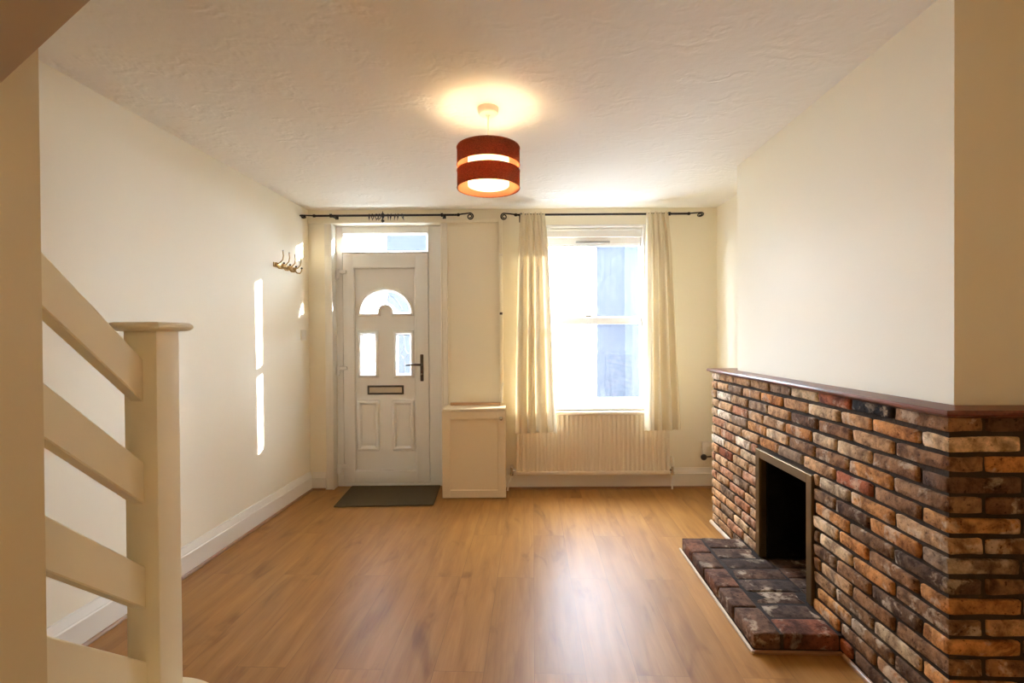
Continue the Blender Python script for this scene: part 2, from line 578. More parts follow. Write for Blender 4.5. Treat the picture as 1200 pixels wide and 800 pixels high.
rows_long = ['bkrcgtttww', 'cotctotgtt', 'btbdtgtwtt', 'dbccottptt', 'bobbcogwct', 'bbrtgottpc', 'tocttpwpt', 'bodbtpctw', 'dbobpttrt', 'bbocttptc',
             'bocbttgpt', 'odbbtctpt', 'bbtbttpgt', 'ocbtgtptt', 'dbotttcgt', 'rbbogttpt', 'bdrbttgtt']
rows_front = ['bdb', 'rdo', 'bob', 'odb', 'ddb', 'obd', 'dbo', 'gdb', 'kbo', 'obd', 'btb', 'obr', 'bbd', 'obb', 'bdo', 'bob', 'dbb']
bm = B()
lay = bm.loops.layers.float_color.new('brick_tint')
rng = random.Random(21)
BW = .100
ends = ['t', 'p', 'g', 'c', 'b', 'o']
for i in range(NC):
    z1 = ZT - i * PITCH - rng.uniform(0, .002)
    z0 = ZT - (i + 1) * PITCH + JT + rng.uniform(-.001, .001)
    rl, rf = rows_long[i], rows_front[i]
    zc = (z0 + z1) / 2
    # corner brick shared by both faces
    if i % 2 == 0:
        yy = Y0 + .212 + rng.uniform(-.006, .006)
        brick(bm, lay, 0, BW, Y0, yy, z0, z1, rl[0], rng)
        xx = BW + JT
    else:
        yy = Y0 + BW + rng.uniform(-.006, .006)
        xx = .208
        brick(bm, lay, 0, xx, Y0, yy, z0, z1, rf[0] if rl[0] not in 'cd' else rl[0], rng)
        xx += JT
    # long face
    k = 1
    y = yy + JT
    while y < Y1 - .04:
        L = rng.choice((.19, .205, .212, .218, .165 if rng.random() < .3 else .21))
        ye = y + L
        if ye > Y1 - .05:
            ye = Y1
        code = rl[k] if k < len(rl) else rng.choice('ttpgc')
        if z0 < FZ + .004:
            segs = []
            if y < FY0:
                segs.append((y, min(ye, FY0 - .004)))
            if ye > FY1:
                segs.append((max(y, FY1 + .004), ye))
        else:
            segs = [(y, ye)]
        for a, b in segs:
            if b - a > .02:
                brick(bm, lay, 0, .06, a, b, z0, z1, code, rng)
        y = ye + JT
        k += 1
    # near face
    k = 1
    while xx < XW0 - .015:
        xe = min(xx + rng.choice((.2, .208, .212)), XW0 - .002)
        brick(bm, lay, xx, xe, Y0, Y0 + .06, z0, z1, rf[k] if k < 3 else 'b', rng)
        xx = xe + JT
        k += 1
    # far face
    xx = .06 + JT + (0 if i % 2 else .1)
    while xx < XW1 - .03:
        xe = min(xx + .205, XW1 - .003)
        brick(bm, lay, xx, xe, Y1 - .06, Y1, z0, z1, rng.choice(ends), rng)
        xx = xe + JT
obj('brick_facing', bm, mat_brick, fire, angle=60)

# mantel shelf: flat board with a moulded nosing on the room sides
bm = B()
ov = .020
nose = [(-.002, .0), (.004, .006), (.006, .013), (.005, .019), (0, .0215), (-.02, .0215)]
def shelf_ring(o, z):
    return [(-ov - o, Y1 + ov + o), (-ov - o, Y0 - ov - o), (XW0 + .0, Y0 - ov - o), (XW1 - .004, Y1 + ov + o)]
rings = []
for o, z in [(-.012, -.004), (-.008, .0), (.002, .004), (.005, .010), (.005, .014), (.001, .019), (-.004, .0205)]:
    rings.append([bm.verts.new((a, b, ZT + z)) for a, b in shelf_ring(o, z)])
for a, b in zip(rings, rings[1:]):
    for k in range(4):
        bm.faces.new((a[k], a[(k + 1) % 4], b[(k + 1) % 4], b[k]))
bm.faces.new(rings[0][::-1]); bm.faces.new(rings[-1])
obj('mantel_shelf', bm, mat_mahog, fire, angle=25, label='dark red mahogany mantel shelf')

# brass frame round the opening
bm = B()
ZB = .079
fw = FY1 - OY1
for a in ((FY0, OY0, ZB, FZ), (OY1, FY1, ZB, FZ), (OY0, OY1, OZ, FZ)):
    box(bm, -.006, .03, a[0], a[1], a[2], a[3], .002, 1)
# inner lip
for a in ((OY0 - .004, OY0 + .004, ZB, OZ), (OY1 - .004, OY1 + .004, ZB, OZ), (OY0, OY1, OZ - .004, OZ + .004)):
    box(bm, .0, .06, a[0], a[1], a[2], a[3])
obj('opening_frame', bm, mat_frame, fire, smooth=False, label='tarnished brass frame round the fire opening')
# sooted firebox
bm = B()
box(bm, .03, .33, OY0 + .001, OY0 + .02, ZB, OZ - .001)
box(bm, .03, .33, OY1 - .02, OY1 - .001, ZB, OZ - .001)
box(bm, .315, .334, OY0 + .02, OY1 - .02, ZB, OZ - .001)
box(bm, .03, .315, OY0 + .02, OY1 - .02, OZ - .02, OZ - .001)
obj('firebox', bm, mat_soot, fire, smooth=False, label='soot blackened firebox')

# raised hearth of old bricks
HX0, HY0, HY1, HT = -.345, .432, 1.375, .076
bm = B()
lay = bm.loops.layers.float_color.new('brick_tint')
TINT.update({'1': (.23, .105, .062), '2': (.15, .08, .05), '3': (.115, .07, .05), '4': (.27, .10, .055), '5': (.19, .105, .065)})
rng = random.Random(5)
y = HY0
for code, L in zip('52151', (.20, .17, .19, .185, .18)):
    ye = min(y + L, HY1) if code else y
    brick(bm, lay, HX0, HX0 + .108, y, ye - .006, .012, HT, code, rng, r=.009, jit=.004)
    y = ye
y = HY0
for j, (code, L) in enumerate(zip('43232353', (.118, .112, .108, .115, .112, .11, .128, .15))):
    ye = min(y + L, HY1)
    brick(bm, lay, HX0 + .118, -.008 if not (OY0 < y < OY1 - .05) else .03, y, ye - .006, .012, HT - rng.uniform(0, .004), code, rng, r=.008, jit=.0035)
    y = ye
    if y >= HY1 - .01:
        break
y = OY0 + .02
while y < OY1 - .03:
    ye = min(y + .104, OY1 - .02)
    brick(bm, lay, .034, .30, y, ye - .005, .012, HT, '2', rng, r=.006, jit=.003)
    y = ye
hearth = obj('hearth', bm, mat_hearth, fire, angle=60, label='low hearth of sooty dark bricks')
bm = B()
box(bm, HX0 + .006, .31, HY0 + .006, HY1 - .006, 0, HT - .005)
obj('hearth_mortar', bm, mat_hm, hearth, smooth=False)
bm = B()
box(bm, HX0 - .013, HX0 - .001, HY0 - .013, HY1, 0, .014, .003, 1)
obj('hearth_trim', bm, mat_palebead, hearth, smooth=False, label='pale wooden beading round the hearth')
bm = B()
box(bm, HX0 - .001, -.004, HY0 - .013, HY0 - .001, 0, .014, .003, 1)
obj('hearth_trim', bm, mat_bead, hearth, smooth=False, label='brown wooden beading on the near side of the hearth')
for a, b in ((Y0, HY0 - .02), (HY1 + .004, Y1)):
    bm = B()
    q = [(0, 0)] + [(-.014 * math.cos(k * PI / 8), .016 * math.sin(k * PI / 8)) for k in range(5)]
    prism(bm, q, lambda u, w_, t: (u - .004, t, w_), a, b)
    obj('floor_beading', bm, mat_bead if a < 0 else mat_palebead, fire, smooth=False)

# ------------------------------------------------------------------ staircase: newel, rails, string and soffit
st = empty('staircase', (-1.025, 1.378, 0), label='cream painted staircase with square newel post and sloping plank rails', cat='staircase')
ox, oy = -1.025, 1.378
def L(x, y, z): return (x - ox, y - oy, z)
NW = .0455
bm = B(); box(bm, -NW, NW, -NW, NW, 0, 1.298, .003, 2)
newel = obj('newel_post', bm, mat_stair, st)
bm = B()
cw = .072
rings = []
for o, z in [(-.016, 1.291), (-.008, 1.293), (-.002, 1.297), (0, 1.302), (-.002, 1.309), (-.008, 1.314), (-.012, 1.315)]:
    q = cw + o
    rings.append([bm.verts.new((a * q, b * q, z)) for a, b in ((-1, -1), (1, -1), (1, 1), (-1, 1))])
for a, b in zip(rings, rings[1:]):
    for k in range(4):
        bm.faces.new((a[k], a[(k + 1) % 4], b[(k + 1) % 4], b[k]))
bm.faces.new(rings[0][::-1]); bm.faces.new(rings[-1])
obj('cap', bm, mat_stair, newel, angle=25)
SL = .87
yn, yw = 1.3325, 1.0008
for zt in (1.213, .930, .642, .380):
    bm = B()
    dy = yn - yw
    poly = [(yn - oy, zt - .116), (yn - oy, zt), (yw - oy, zt + SL * dy), (yw - oy, zt + SL * dy - .122)]
    prism(bm, poly, YZ, -1.052 - ox, -1.016 - ox)
    bmesh.ops.bevel(bm, geom=bm.edges[:], offset=.003, segments=1, affect='EDGES')
    obj('rail', bm, mat_stair, st)
# rounded bottom step round the newel
bm = B()
pts = []
cx, cy = -1.03, 1.21
for k in range(0, 25):
    a = PI / 2 - k * PI / 2 / 24
    pts.append((cx + .26 * math.cos(a) - ox, cy + .255 * math.sin(a) - oy))
pts += [(-.77 - ox, 1.01 - oy), (-1.12 - ox, 1.01 - oy), (-1.12 - ox, cy + .255 - oy)]
inner = [(px * .96 - .0, py * .96) for px, py in pts]
prism(bm, [(px * .97, py - (.02 if py > 0 else 0)) for px, py in pts], XY, 0, .215)
obj('step_riser', bm, mat_stair, st)
bm = B(); prism(bm, pts, XY, .215, .246)
bmesh.ops.bevel(bm, geom=[e for e in bm.edges if abs(e.verts[0].co.z - e.verts[1].co.z) < 1e-4], offset=.008, segments=2, affect='EDGES')
obj('step_tread', bm, mat_stair, st)
# upper flight crossing overhead: string board and soffit
zline = lambda x: 1.727 + .898 * (x + .927)
xa, xb = -.9655, -.241
bm = B()
def slope_poly(x0, x1, lo, hi):
    return [(x0 - ox, zline(x0) + lo), (x1 - ox, min(zline(x1) + lo, H - .001)), (x1 - ox, H - .001), (x0 - ox, min(zline(x0) + hi, H - .001))]
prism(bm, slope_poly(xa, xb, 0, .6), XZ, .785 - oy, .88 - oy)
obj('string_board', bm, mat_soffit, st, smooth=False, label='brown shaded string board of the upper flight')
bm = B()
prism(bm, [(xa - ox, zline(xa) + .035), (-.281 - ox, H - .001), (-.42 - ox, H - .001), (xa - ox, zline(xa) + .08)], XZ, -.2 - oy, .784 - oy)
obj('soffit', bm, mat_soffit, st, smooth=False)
# ------------------------------------------------------------------ entrance door
KD = 1.020                      # the door sits 8 cm back in its reveal
YD = D * KD
def dp(x, z): return deep(x, z, KD)
door = empty('door_1', (-1.08, YD, 0), kind='structure', label='white panelled entrance door with fan shaped glass and letterbox')
dl = lambda bm: bmesh.ops.translate(bm, verts=bm.verts[:], vec=(1.08, -YD, 0))
def dobj(name, bm, m, parent=door, **kw):
    dl(bm)
    return obj(name, bm, m, parent, **kw)
fx0, fx1 = -1.513, -.607
lx0, lz1 = dp(-1.428, 1.977)
lx1, _ = dp(-.714, 1)
lz0 = .03
fz1 = 2.224
gx0, gz1 = dp(-1.42, 2.141)
gx1, gz0 = dp(-.719, 1.993)
bm = B()
ya, yb = YD - .01, YD + .06
box(bm, fx0, lx0 - .004, ya, yb, 0, fz1, .003, 1)
box(bm, lx1 + .004, fx1, ya, yb, 0, fz1, .003, 1)
box(bm, lx0 - .004, lx1 + .004, ya, yb, gz1, fz1, .003, 1)
box(bm, lx0 - .004, lx1 + .004, ya, yb, lz1 + .004, gz0, .003, 1)
box(bm, lx0 - .004, lx1 + .004, ya, yb, 0, lz0 - .004, .002, 1)
for a in ((lx0 - .004, gx0), (gx1, lx1 + .004)):
    if a[1] > a[0]:
        box(bm, a[0], a[1], ya, yb, gz0 - .001, gz1 + .001)
sweep(bm, [(gx0, gz0), (gx1, gz0), (gx1, gz1), (gx0, gz1)], [(.012, -.005), (.012, .006), (.004, .008), (-.006, -.012), (-.006, -.02)], ya)
yr0, yr1 = YD + .0475, YD + .0595      # rebate the leaf closes against
box(bm, lx0 - .006, lx0 + .016, yr0, yr1, 0, lz1 + .006)
box(bm, lx1 - .016, lx1 + .006, yr0, yr1, 0, lz1 + .006)
box(bm, lx0 - .006, lx1 + .006, yr0, yr1, lz1 - .012, lz1 + .006)
box(bm, lx0 - .006, lx1 + .006, yr0, yr1, 0, lz0 + .014)
dobj('door_frame', bm, mat_pvc)
bm = B(); box(bm, gx0 - .004, gx1 + .004, YD + .022, YD + .03, gz0 - .004, gz1 + .004)
dobj('fanlight_pane', bm, mat_glass, smooth=False)

# leaf: stiles, rails and an inset panel with real cut-outs
ix0, iz0 = dp(-1.344, .147); ix1, iz1 = dp(-.82, 1.863)
leaf = empty('door_leaf', (0, 0, 0), parent=door)
yf = YD - .014                  # front of the stiles
bm = B()
box(bm, lx0, ix0, yf, yf + .06, lz0, lz1, .004, 2)
box(bm, ix1, lx1, yf, yf + .06, lz0, lz1, .004, 2)
box(bm, ix0 - .002, ix1 + .002, yf, yf + .06, iz1, lz1, .004, 2)
box(bm, ix0 - .002, ix1 + .002, yf, yf + .06, lz0, iz0, .004, 2)
sweep(bm, [(ix0, iz0), (ix1, iz0), (ix1, iz1), (ix0, iz1)], [(.006, 0), (.006, .004), (-.004, .002), (-.012, -.012), (-.012, -.02)], yf)
dobj('leaf_frame', bm, mat_pvc, leaf)
# glass shapes
agx0, agz0 = dp(-1.272, 1.484); agx1, _ = dp(-.873, 1.484); _, agz1 = dp(0, 1.659)
acx = (agx0 + agx1) / 2; aR = (agx1 - agx0) / 2; aH = agz1 - agz0; ar = .078
lpx0, lpz1 = dp(-1.277, 1.298); lpx1, lpz0 = dp(-1.172, .971)
rpx0, rpz1 = dp(-.979, 1.296); rpx1, rpz0 = dp(-.874, .969)
yp0, yp1 = yf + .022, yf + .05
bm = B()
e = .012
# panel made of rectangles round the two panes and the arch
xs = [ix0 - .01, lpx0, lpx1, rpx0, rpx1, ix1 + .01]
box(bm, xs[0], xs[5], yp0, yp1, iz0 - .01, lpz0)
box(bm, xs[0], xs[1], yp0, yp1, lpz0, lpz1)
box(bm, xs[2], xs[3], yp0, yp1, lpz0, lpz1)
box(bm, xs[4], xs[5], yp0, yp1, lpz0, lpz1)
box(bm, xs[0], xs[5], yp0, yp1, lpz1, agz0)
box(bm, xs[0], agx0, yp0, yp1, agz0, agz1)
box(bm, agx1, xs[5], yp0, yp1, agz0, agz1)
box(bm, xs[0], xs[5], yp0, yp1, agz1, iz1 + .01)
N = 28
arc = [(acx + aR * math.cos(PI - k * PI / N), agz0 + aH * math.sin(PI - k * PI / N)) for k in range(N + 1)]
for a, b in zip(arc, arc[1:]):
    prism(bm, [a, b, (b[0], agz1 + .0005), (a[0], agz1 + .0005)], XZ, yp0, yp1)
iarc = [(acx + ar * math.cos(PI - k * PI / 16), agz0 + ar * math.sin(PI - k * PI / 16)) for k in range(17)]
prism(bm, iarc, XZ, yp0, yp1)
dobj('leaf_panel', bm, mat_pvc, leaf, smooth=False)
# mouldings
MP = [(.036, -.002), (.036, .004), (.029, .018), (.016, .024), (.008, .016), (-.001, -.002), (-.001, -.016)]
bm = B()
path = [(agx0, agz0), (acx - ar, agz0)] + iarc[1:-1] + [(acx + ar, agz0), (agx1, agz0)] + arc[::-1][1:-1]
MPs = [(o * .9, d_) for o, d_ in MP]
sweep(bm, path, MPs, yp0)
dobj('arch_moulding', bm, mat_pvc, leaf, angle=50)
def rect(x0, x1, z0, z1): return [(x0, z0), (x1, z0), (x1, z1), (x0, z1)]
for r_ in (rect(lpx0, lpx1, lpz0, lpz1), rect(rpx0, rpx1, rpz0, rpz1)):
    bm = B(); sweep(bm, r_, MP, yp0)
    dobj('pane_moulding', bm, mat_pvc, leaf, angle=50)
for (x0, z1), (x1, z0) in ((dp(-1.32, .748), dp(-1.135, .322)), (dp(-1.027, .746), dp(-.84, .320))):
    bm = B()
    sweep(bm, rect(x0 + .035, x1 - .035, z0 + .035, z1 - .035), [(.036, -.001), (.035, .006), (.026, .021), (.012, .023), (.0, .008), (-.004, .0035), (-.004, -.001)], yp0)
    box(bm, x0 + .034, x1 - .034, yp0 - .003, yp0 + .002, z0 + .034, z1 - .034)
    dobj('panel_moulding', bm, mat_pvc, leaf, angle=50)
bm = B()
sweep(bm, [(ix0 + .012, iz0 + .012), (ix1 - .012, iz0 + .012), (ix1 - .012, iz1 - .012), (ix0 + .012, iz1 - .012)], [(.004, -.001), (.004, .004), (0, .004), (0, -.001)], yp0)
dobj('gasket_shadow_line', bm, plain('grey_gasket_shadow', (.30, .26, .21, 1), .6, nscale=100, nstr=.02), leaf)  # dark gasket strip that draws the shadow line round the inset panel
# glass
yg = yp0 + .014
bm = B()
for a, b in zip(arc, arc[1:]):
    t0 = iarc[0] if b[0] <= acx - ar else None
prism(bm, [arc[k] for k in range(N + 1)] + iarc[::-1], XZ, yg, yg + .006)
bmesh.ops.triangulate(bm, faces=[f for f in bm.faces if len(f.verts) > 4])
dobj('arch_pane', bm, mat_obscure, leaf, smooth=False)
panes = []
for r_ in ((lpx0, lpx1, lpz0, lpz1), (rpx0, rpx1, rpz0, rpz1)):
    bm = B(); box(bm, r_[0], r_[1], yg, yg + .006, r_[2], r_[3])
    panes.append(dobj('leaded_pane', bm, mat_obscure, leaf, smooth=False))
# lead lines on the glass
def lead(pl):
    bm = B()
    for l_ in pl:
        tube(bm, [(x, yg - .001, z) for x, z in l_], (.0034), 6)
    return bm
for (x0, x1, z0, z1) in ((lpx0, lpx1, lpz0, lpz1), (rpx0, rpx1, rpz0, rpz1)):
    xc, zc = (x0 + x1) / 2, (z0 + z1) / 2
    dobj('lead_lines', lead([[(xc, z0), (xc, zc - .05)], [(xc, zc + .05), (xc, z1)], [(xc, zc - .05), (xc - .032, zc), (xc, zc + .05), (xc + .032, zc), (xc, zc - .05)],
                     [(x0, zc), (xc - .032, zc)], [(xc + .032, zc), (x1, zc)], [(x0 + .004, z0), (x0 + .004, z1)], [(x1 - .004, z0), (x1 - .004, z1)], [(x0, z0 + .004), (x1, z0 + .004)], [(x0, z1 - .004), (x1, z1 - .004)]]), mat_grey, leaf)
zt = agz0 + aH
ll = [[(acx, agz0 + ar), (acx, zt - .075)], [(acx, zt - .075), (acx - .024, zt - .047), (acx - .016, zt - .02), (acx, zt - .006), (acx + .016, zt - .02), (acx + .024, zt - .047), (acx, zt - .075)]]
for sg in (-1, 1):
    ll.append([(acx + sg * (.02 + .115 * t), zt - .03 - .125 * t ** 1.8) for t in [k / 10 for k in range(11)]])
ll.append([(agx0 + .01, agz0 + .003), (acx - ar, agz0 + .003)]); ll.append([(acx + ar, agz0 + .003), (agx1 - .01, agz0 + .003)])
dobj('lead_lines', lead(ll), mat_grey, leaf)
# letterbox
(qx0, qz1), (qx1, qz0) = dp(-1.233, .870), dp(-.929, .794)
bm = B()
sweep(bm, rect(qx0 + .012, qx1 - .012, qz0 + .012, qz1 - .012), [(.012, 0), (.012, .009), (.002, .012), (-.003, .008), (-.003, 0)], yp0)
lb = dobj('letterbox', bm, mat_dark, leaf, label='letterbox with dark bronze rim')
bm = B(); box(bm, qx0 + .012, qx1 - .012, yp0 - .006, yp0 + .002, qz0 + .012, qz1 - .012, .002, 1)
dobj('letter_flap', bm, mat_letter, lb)
# handle
(qx0, qz1), (qx1, qz0) = dp(-.784, 1.130), dp(-.757, .905)
bm = B(); box(bm, qx0, qx1, yf - .012, yf, qz0, qz1, .005, 2)
hx, hz = (qx0 + qx1) / 2, dp(0, 1.045)[1]
hd = dobj('handle', bm, mat_dark, leaf, label='dark bronze handle plate')
bm = B()
tube(bm, [(hx, yf - .012, hz), (hx, yf - .045, hz), (hx - .012, yf - .055, hz), (hx - .06, yf - .056, hz + .002), (hx - .125, yf - .052, hz - .002)], [.009, .009, .0095, .009, .007], 10)
dobj('lever', bm, mat_dark, hd)
bm = B(); lathe(bm, [(.001, -.018), (.008, -.017), (.009, -.012), (.009, -.01)], (hx, yf, qz0 + .06), 16, 'y')
dobj('lock_cylinder', bm, mat_chrome, hd)
# hinges
for z in (1.801, .998, .178):
    x, zz = dp(-1.441, z)
    bm = B()
    box(bm, x - .045, x - .02, yf - .022, yf + .004, zz - .045, zz + .030, .004, 2)
    box(bm, x - .022, x + .050, yf - .030, yf - .001, zz + .006, zz + .036, .007, 2)
    tube(bm, [(x - .022, yf - .022, zz - .03), (x - .022, yf - .022, zz + .042)], .017, 12)
    dobj('hinge', bm, mat_win, leaf)
# architraves (plain timber lining round the doorway)
bm = B()
box(bm, -1.579, -1.513, D - .018, D, 0, 2.226, .004, 2)
box(bm, -1.530, -1.513, D - .024, YD - .012, 0, 2.226, .004, 2)
box(bm, -.607, -.553, D - .018, D, 0, 2.226, .004, 2)
box(bm, -.607, -.592, D - .024, YD - .012, 0, 2.226, .004, 2)
obj('trim_1', bm, mat_trim, kind='structure', label='cream painted architrave on both sides of the entrance door')
bm = B()
box(bm, -1.715, -.118, D - .022, D, 2.228, 2.260, .005, 2)
obj('trim_2', bm, mat_wall, kind='structure', label='cream horizontal picture rail over the entrance door')

# vertical surface pipe trunking between door and window
tr = empty('cable_trunking', (-.104, D, .722), label='thin cream vertical conduit running down the wall onto the cabinet', cat='conduit')
bm = B(); box(bm, -.0145, .0145, -.026, 0, 0, 1.235, .006, 2); obj('conduit_upper', bm, mat_wall, tr)
bm = B(); box(bm, -.0145, .0145, -.026, 0, 1.237, 1.538, .006, 2); obj('conduit_top', bm, mat_wall, tr)
bm = B(); box(bm, -.017, .017, -.03, -.001, 1.226, 1.246, .003, 1); obj('conduit_joint', bm, mat_plastic, tr)
bm = B(); box(bm, -.012, .012, -.036, -.024, .735, .755, .003, 1); obj('clip', bm, mat_dark, tr, label='small dark clip')
bm = B(); tube(bm, [(-.0, -.036, 0.001), (-.0, -.038, .10), (.012, -.034, .17)], .010, 10); obj('pipe_tail', bm, mat_trim, tr)

# ------------------------------------------------------------------ window
KW = 1.012
YW = D * KW
def wp(x, z): return deep(x, z, KW)
win = empty('window_1', (.669, YW, WZ0), kind='structure', label='white sash window with frosted daylight behind the curtains')
wl = (-.669, -YW, -WZ0)
def wobj(name, bm, m, parent=win, **kw):
    bmesh.ops.translate(bm, verts=bm.verts[:], vec=wl)
    return obj(name, bm, m, parent, **kw)
bm = B()
_, zb2 = wp(0, 2.153)
ya, yb = YW - .012, YW + .050
X0, X1 = WX0 - .0, WX1
sx0, sx1 = wp(.262, 0)[0], wp(1.078, 0)[0]
_, zh0 = wp(0, 2.10)
box(bm, X0, sx0, ya, yb, WZ0 + .03, WZ1, .004, 1)
box(bm, sx1, X1, ya, yb, WZ0 + .03, WZ1, .004, 1)
box(bm, sx0, sx1, ya, yb, zh0, WZ1, .004, 1)
box(bm, sx0, sx1, ya - .012, ya + .01, zh0 + .055, WZ1 - .03, .006, 2)
box(bm, X0, X1, ya - .0, yb, WZ0 + .018, WZ0 + .042, .003, 1)
# inner casing lip round the reveal
box(bm, X0, X0 + .02, D - .004, ya, WZ0 + .03, WZ1, .003, 1)
box(bm, X1 - .02, X1, D - .004, ya, WZ0 + .03, WZ1, .003, 1)
box(bm, X0 + .02, X1 - .02, D - .004, ya, WZ1 - .02, WZ1, .003, 1)
wobj('window_frame', bm, mat_win)
gz_t, gz_b = wp(0, 2.029)[1], wp(0, .757)[1]
mr1, mr0 = wp(0, 1.437)[1], wp(0, 1.372)[1]
g0, g1 = wp(.30, 0)[0], wp(1.059, 0)[0]
# upper sash (further out) and lower sash (nearer)
bm = B(); y0, y1 = YW + .022, YW + .046
box(bm, sx0, g0, y0, y1, mr0, zh0, .003, 1); box(bm, g1, sx1, y0, y1, mr0, zh0, .003, 1)
box(bm, g0, g1, y0, y1, gz_t, zh0, .003, 1); box(bm, g0, g1, y0, y1, mr0 + .01, mr1, .003, 1)
us = wobj('upper_sash', bm, mat_win)
bm = B(); box(bm, g0 - .005, g1 + .005, y0 + .012, y0 + .02, mr1 - .005, gz_t + .005); wobj('pane', bm, mat_glass, us, smooth=False)
bm = B(); box(bm, wp(.527, 0)[0], wp(.813, 0)[0], YW + .010, YW + .030, wp(0, 2.062)[1] - .008, wp(0, 2.062)[1] + .010, .003, 1)
wobj('trickle_vent', bm, plain('vent_grey', (.42, .42, .41, 1), .5, nscale=100, nstr=.02), label='slim grey trickle vent in the window head')
bm = B(); y0, y1 = YW - .006, YW + .020
box(bm, sx0, g0, y0, y1, WZ0 + .042, mr1, .003, 1); box(bm, g1, sx1, y0, y1, WZ0 + .042, mr1, .003, 1)
box(bm, g0, g1, y0, y1, WZ0 + .042, gz_b, .003, 1); box(bm, g0, g1, y0, y1, mr0, mr1 - .006, .003, 1)
ls = wobj('lower_sash', bm, mat_win)
bm = B(); box(bm, g0 - .005, g1 + .005, y0 + .012, y0 + .02, gz_b - .005, mr0 + .005); wobj('pane', bm, mat_glass, ls, smooth=False)
bm = B(); box(bm, .60, .66, y0 - .022, y0 - .001, mr1 - .006, mr1 + .012, .004, 2)
wobj('sash_lock', bm, mat_chrome, ls)
bm = B(); box(bm, WX0 - .03, WX1 + .03, D - .038, YW - .013, WZ0 - .012, WZ0 + .017, .007, 3)
wobj('window_sill', bm, mat_win)

# ------------------------------------------------------------------ net curtain
def mk_net():
    m = M('white_voile')
    tr = m.n('ShaderNodeBsdfTransparent')
    tr.inputs[0].default_value = (.97, .98, 1, 1)
    tl = m.n('ShaderNodeBsdfTranslucent'); tl.inputs[0].default_value = (.90, .93, .98, 1)
    df = m.n('ShaderNodeBsdfDiffuse'); df.inputs[0].default_value = (.86, .87, .88, 1)
    a = m.n('ShaderNodeMixShader'); a.inputs[0].default_value = .35
    m.l(tl.outputs[0], a.inputs[1]); m.l(df.outputs[0], a.inputs[2])
    v = m.coords(scale=(1, 1, .5))
    f = m.ramp(m.noise(v, 40, 3), [(.35, (.015,) * 3), (.65, (.035,) * 3)])
    b = m.n('ShaderNodeMixShader')
    m.l(f, b.inputs[0]); m.l(tr.outputs[0], b.inputs[1]); m.l(a.outputs[0], b.inputs[2])
    m.l(b.outputs[0], m.out.inputs[0])
    return m.m
bm = B()
NX, NZ = 160, 14
n0, n1, nz0, nz1 = WX0 + .03, WX1 - .035, .715, 2.052
grid = []
for j in range(NZ + 1):
    z = nz1 + (nz0 - nz1) * j / NZ
    row = []
    for i in range(NX + 1):
        u = i / NX
        w = 2 * PI * (u * 13 + .25 * math.sin(u * 19) + .08 * math.sin(j * .35 + u * 7))
        row.append(bm.verts.new((n0 + (n1 - n0) * u, D + .022 + .007 * math.sin(w) * (.6 + .4 * math.sin(u * 31)), z)))
    grid.append(row)
for j in range(NZ):
    for i in range(NX):
        bm.faces.new((grid[j][i], grid[j][i + 1], grid[j + 1][i + 1], grid[j + 1][i]))
net = obj('net_curtain', bm, mk_net(), angle=80, label='sheer white net curtain hung close to the window glass', cat='net curtain')
bm = B(); tube(bm, [(WX0 + .021, D + .022, 2.054), (WX1 - .021, D + .022, 2.054)], .0025, 8)
obj('curtain_wire', bm, mat_plastic, net)

# ------------------------------------------------------------------ curtain poles
def spiral(bm, x0, z0, y, sgn, roll, R=.028):
    """wrought scroll at the end of a pole, sgn = +1 to the right."""
    pts = []; rs = []
    for k in range(8):
        t = k / 7
        pts.append((sgn * .095 * t, .012 * t * t + .004 * math.sin(t * PI)))
        rs.append(.0065 - .001 * t)
    cx, cz = sgn * .108, -.014
    for k in range(1, 34):
        t = k / 33
        a = PI / 2 + .25 - t * 3.3 * PI
        r = R * (1 - .72 * t)
        pts.append((cx + sgn * r * math.cos(a), cz + r * math.sin(a)))
        rs.append(.0055 - .0012 * t)
    out = []
    for u, w_ in pts:
        out.append((x0 + u, y - w_ * math.sin(roll), z0 + w_ * math.cos(roll)))
    tube(bm, out, rs, 8)
    lathe(bm, [(.004, -.014), (.012, -.008), (.0125, 0), (.012, .008), (.004, .014)], (x0 + sgn * .012, y, z0), 16, 'x')

YP = 3.955
def pole(xa, xb, z, label, rolls, brackets):
    r = empty('curtain_pole', ((xa + xb) / 2, YP, z), label=label, cat='curtain pole', group='black wrought iron curtain poles')
    xm = (xa + xb) / 2
    bm = B(); tube(bm, [(xa - xm, 0, 0), (xb - xm, 0, 0)], .0085, 14); obj('rod', bm, mat_iron, r)
    bm = B(); spiral(bm, xa - xm, 0, 0, -1, rolls[0]); obj('finial', bm, mat_iron, r)
    bm = B(); spiral(bm, xb - xm, 0, 0, 1, rolls[1]); obj('finial', bm, mat_iron, r)
    for bx in brackets:
        bm = B()
        x = bx - xm
        lathe(bm, [(.0095, -.009), (.015, -.008), (.015, .008), (.0095, .009)], (x, 0, 0), 16, 'x')
        tube(bm, [(x, .01, .0), (x, .06, .004), (x, D - YP - .004, .006)], .006, 8)
        box(bm, x - .014, x + .014, D - YP - .006, D - YP - .0005, -.03, .04, .003, 1)
        obj('bracket', bm, mat_iron, r)
    return r
zpole = 2.262
pole(-1.60, -.455, zpole, 'black iron curtain pole above the entrance door, bare of curtains', (1.35, 0), (-1.475, -.575))
pole(.035, 1.41, zpole - .004, 'black iron curtain pole above the window, carrying both curtains', (0, 1.15), (.065, 1.265))

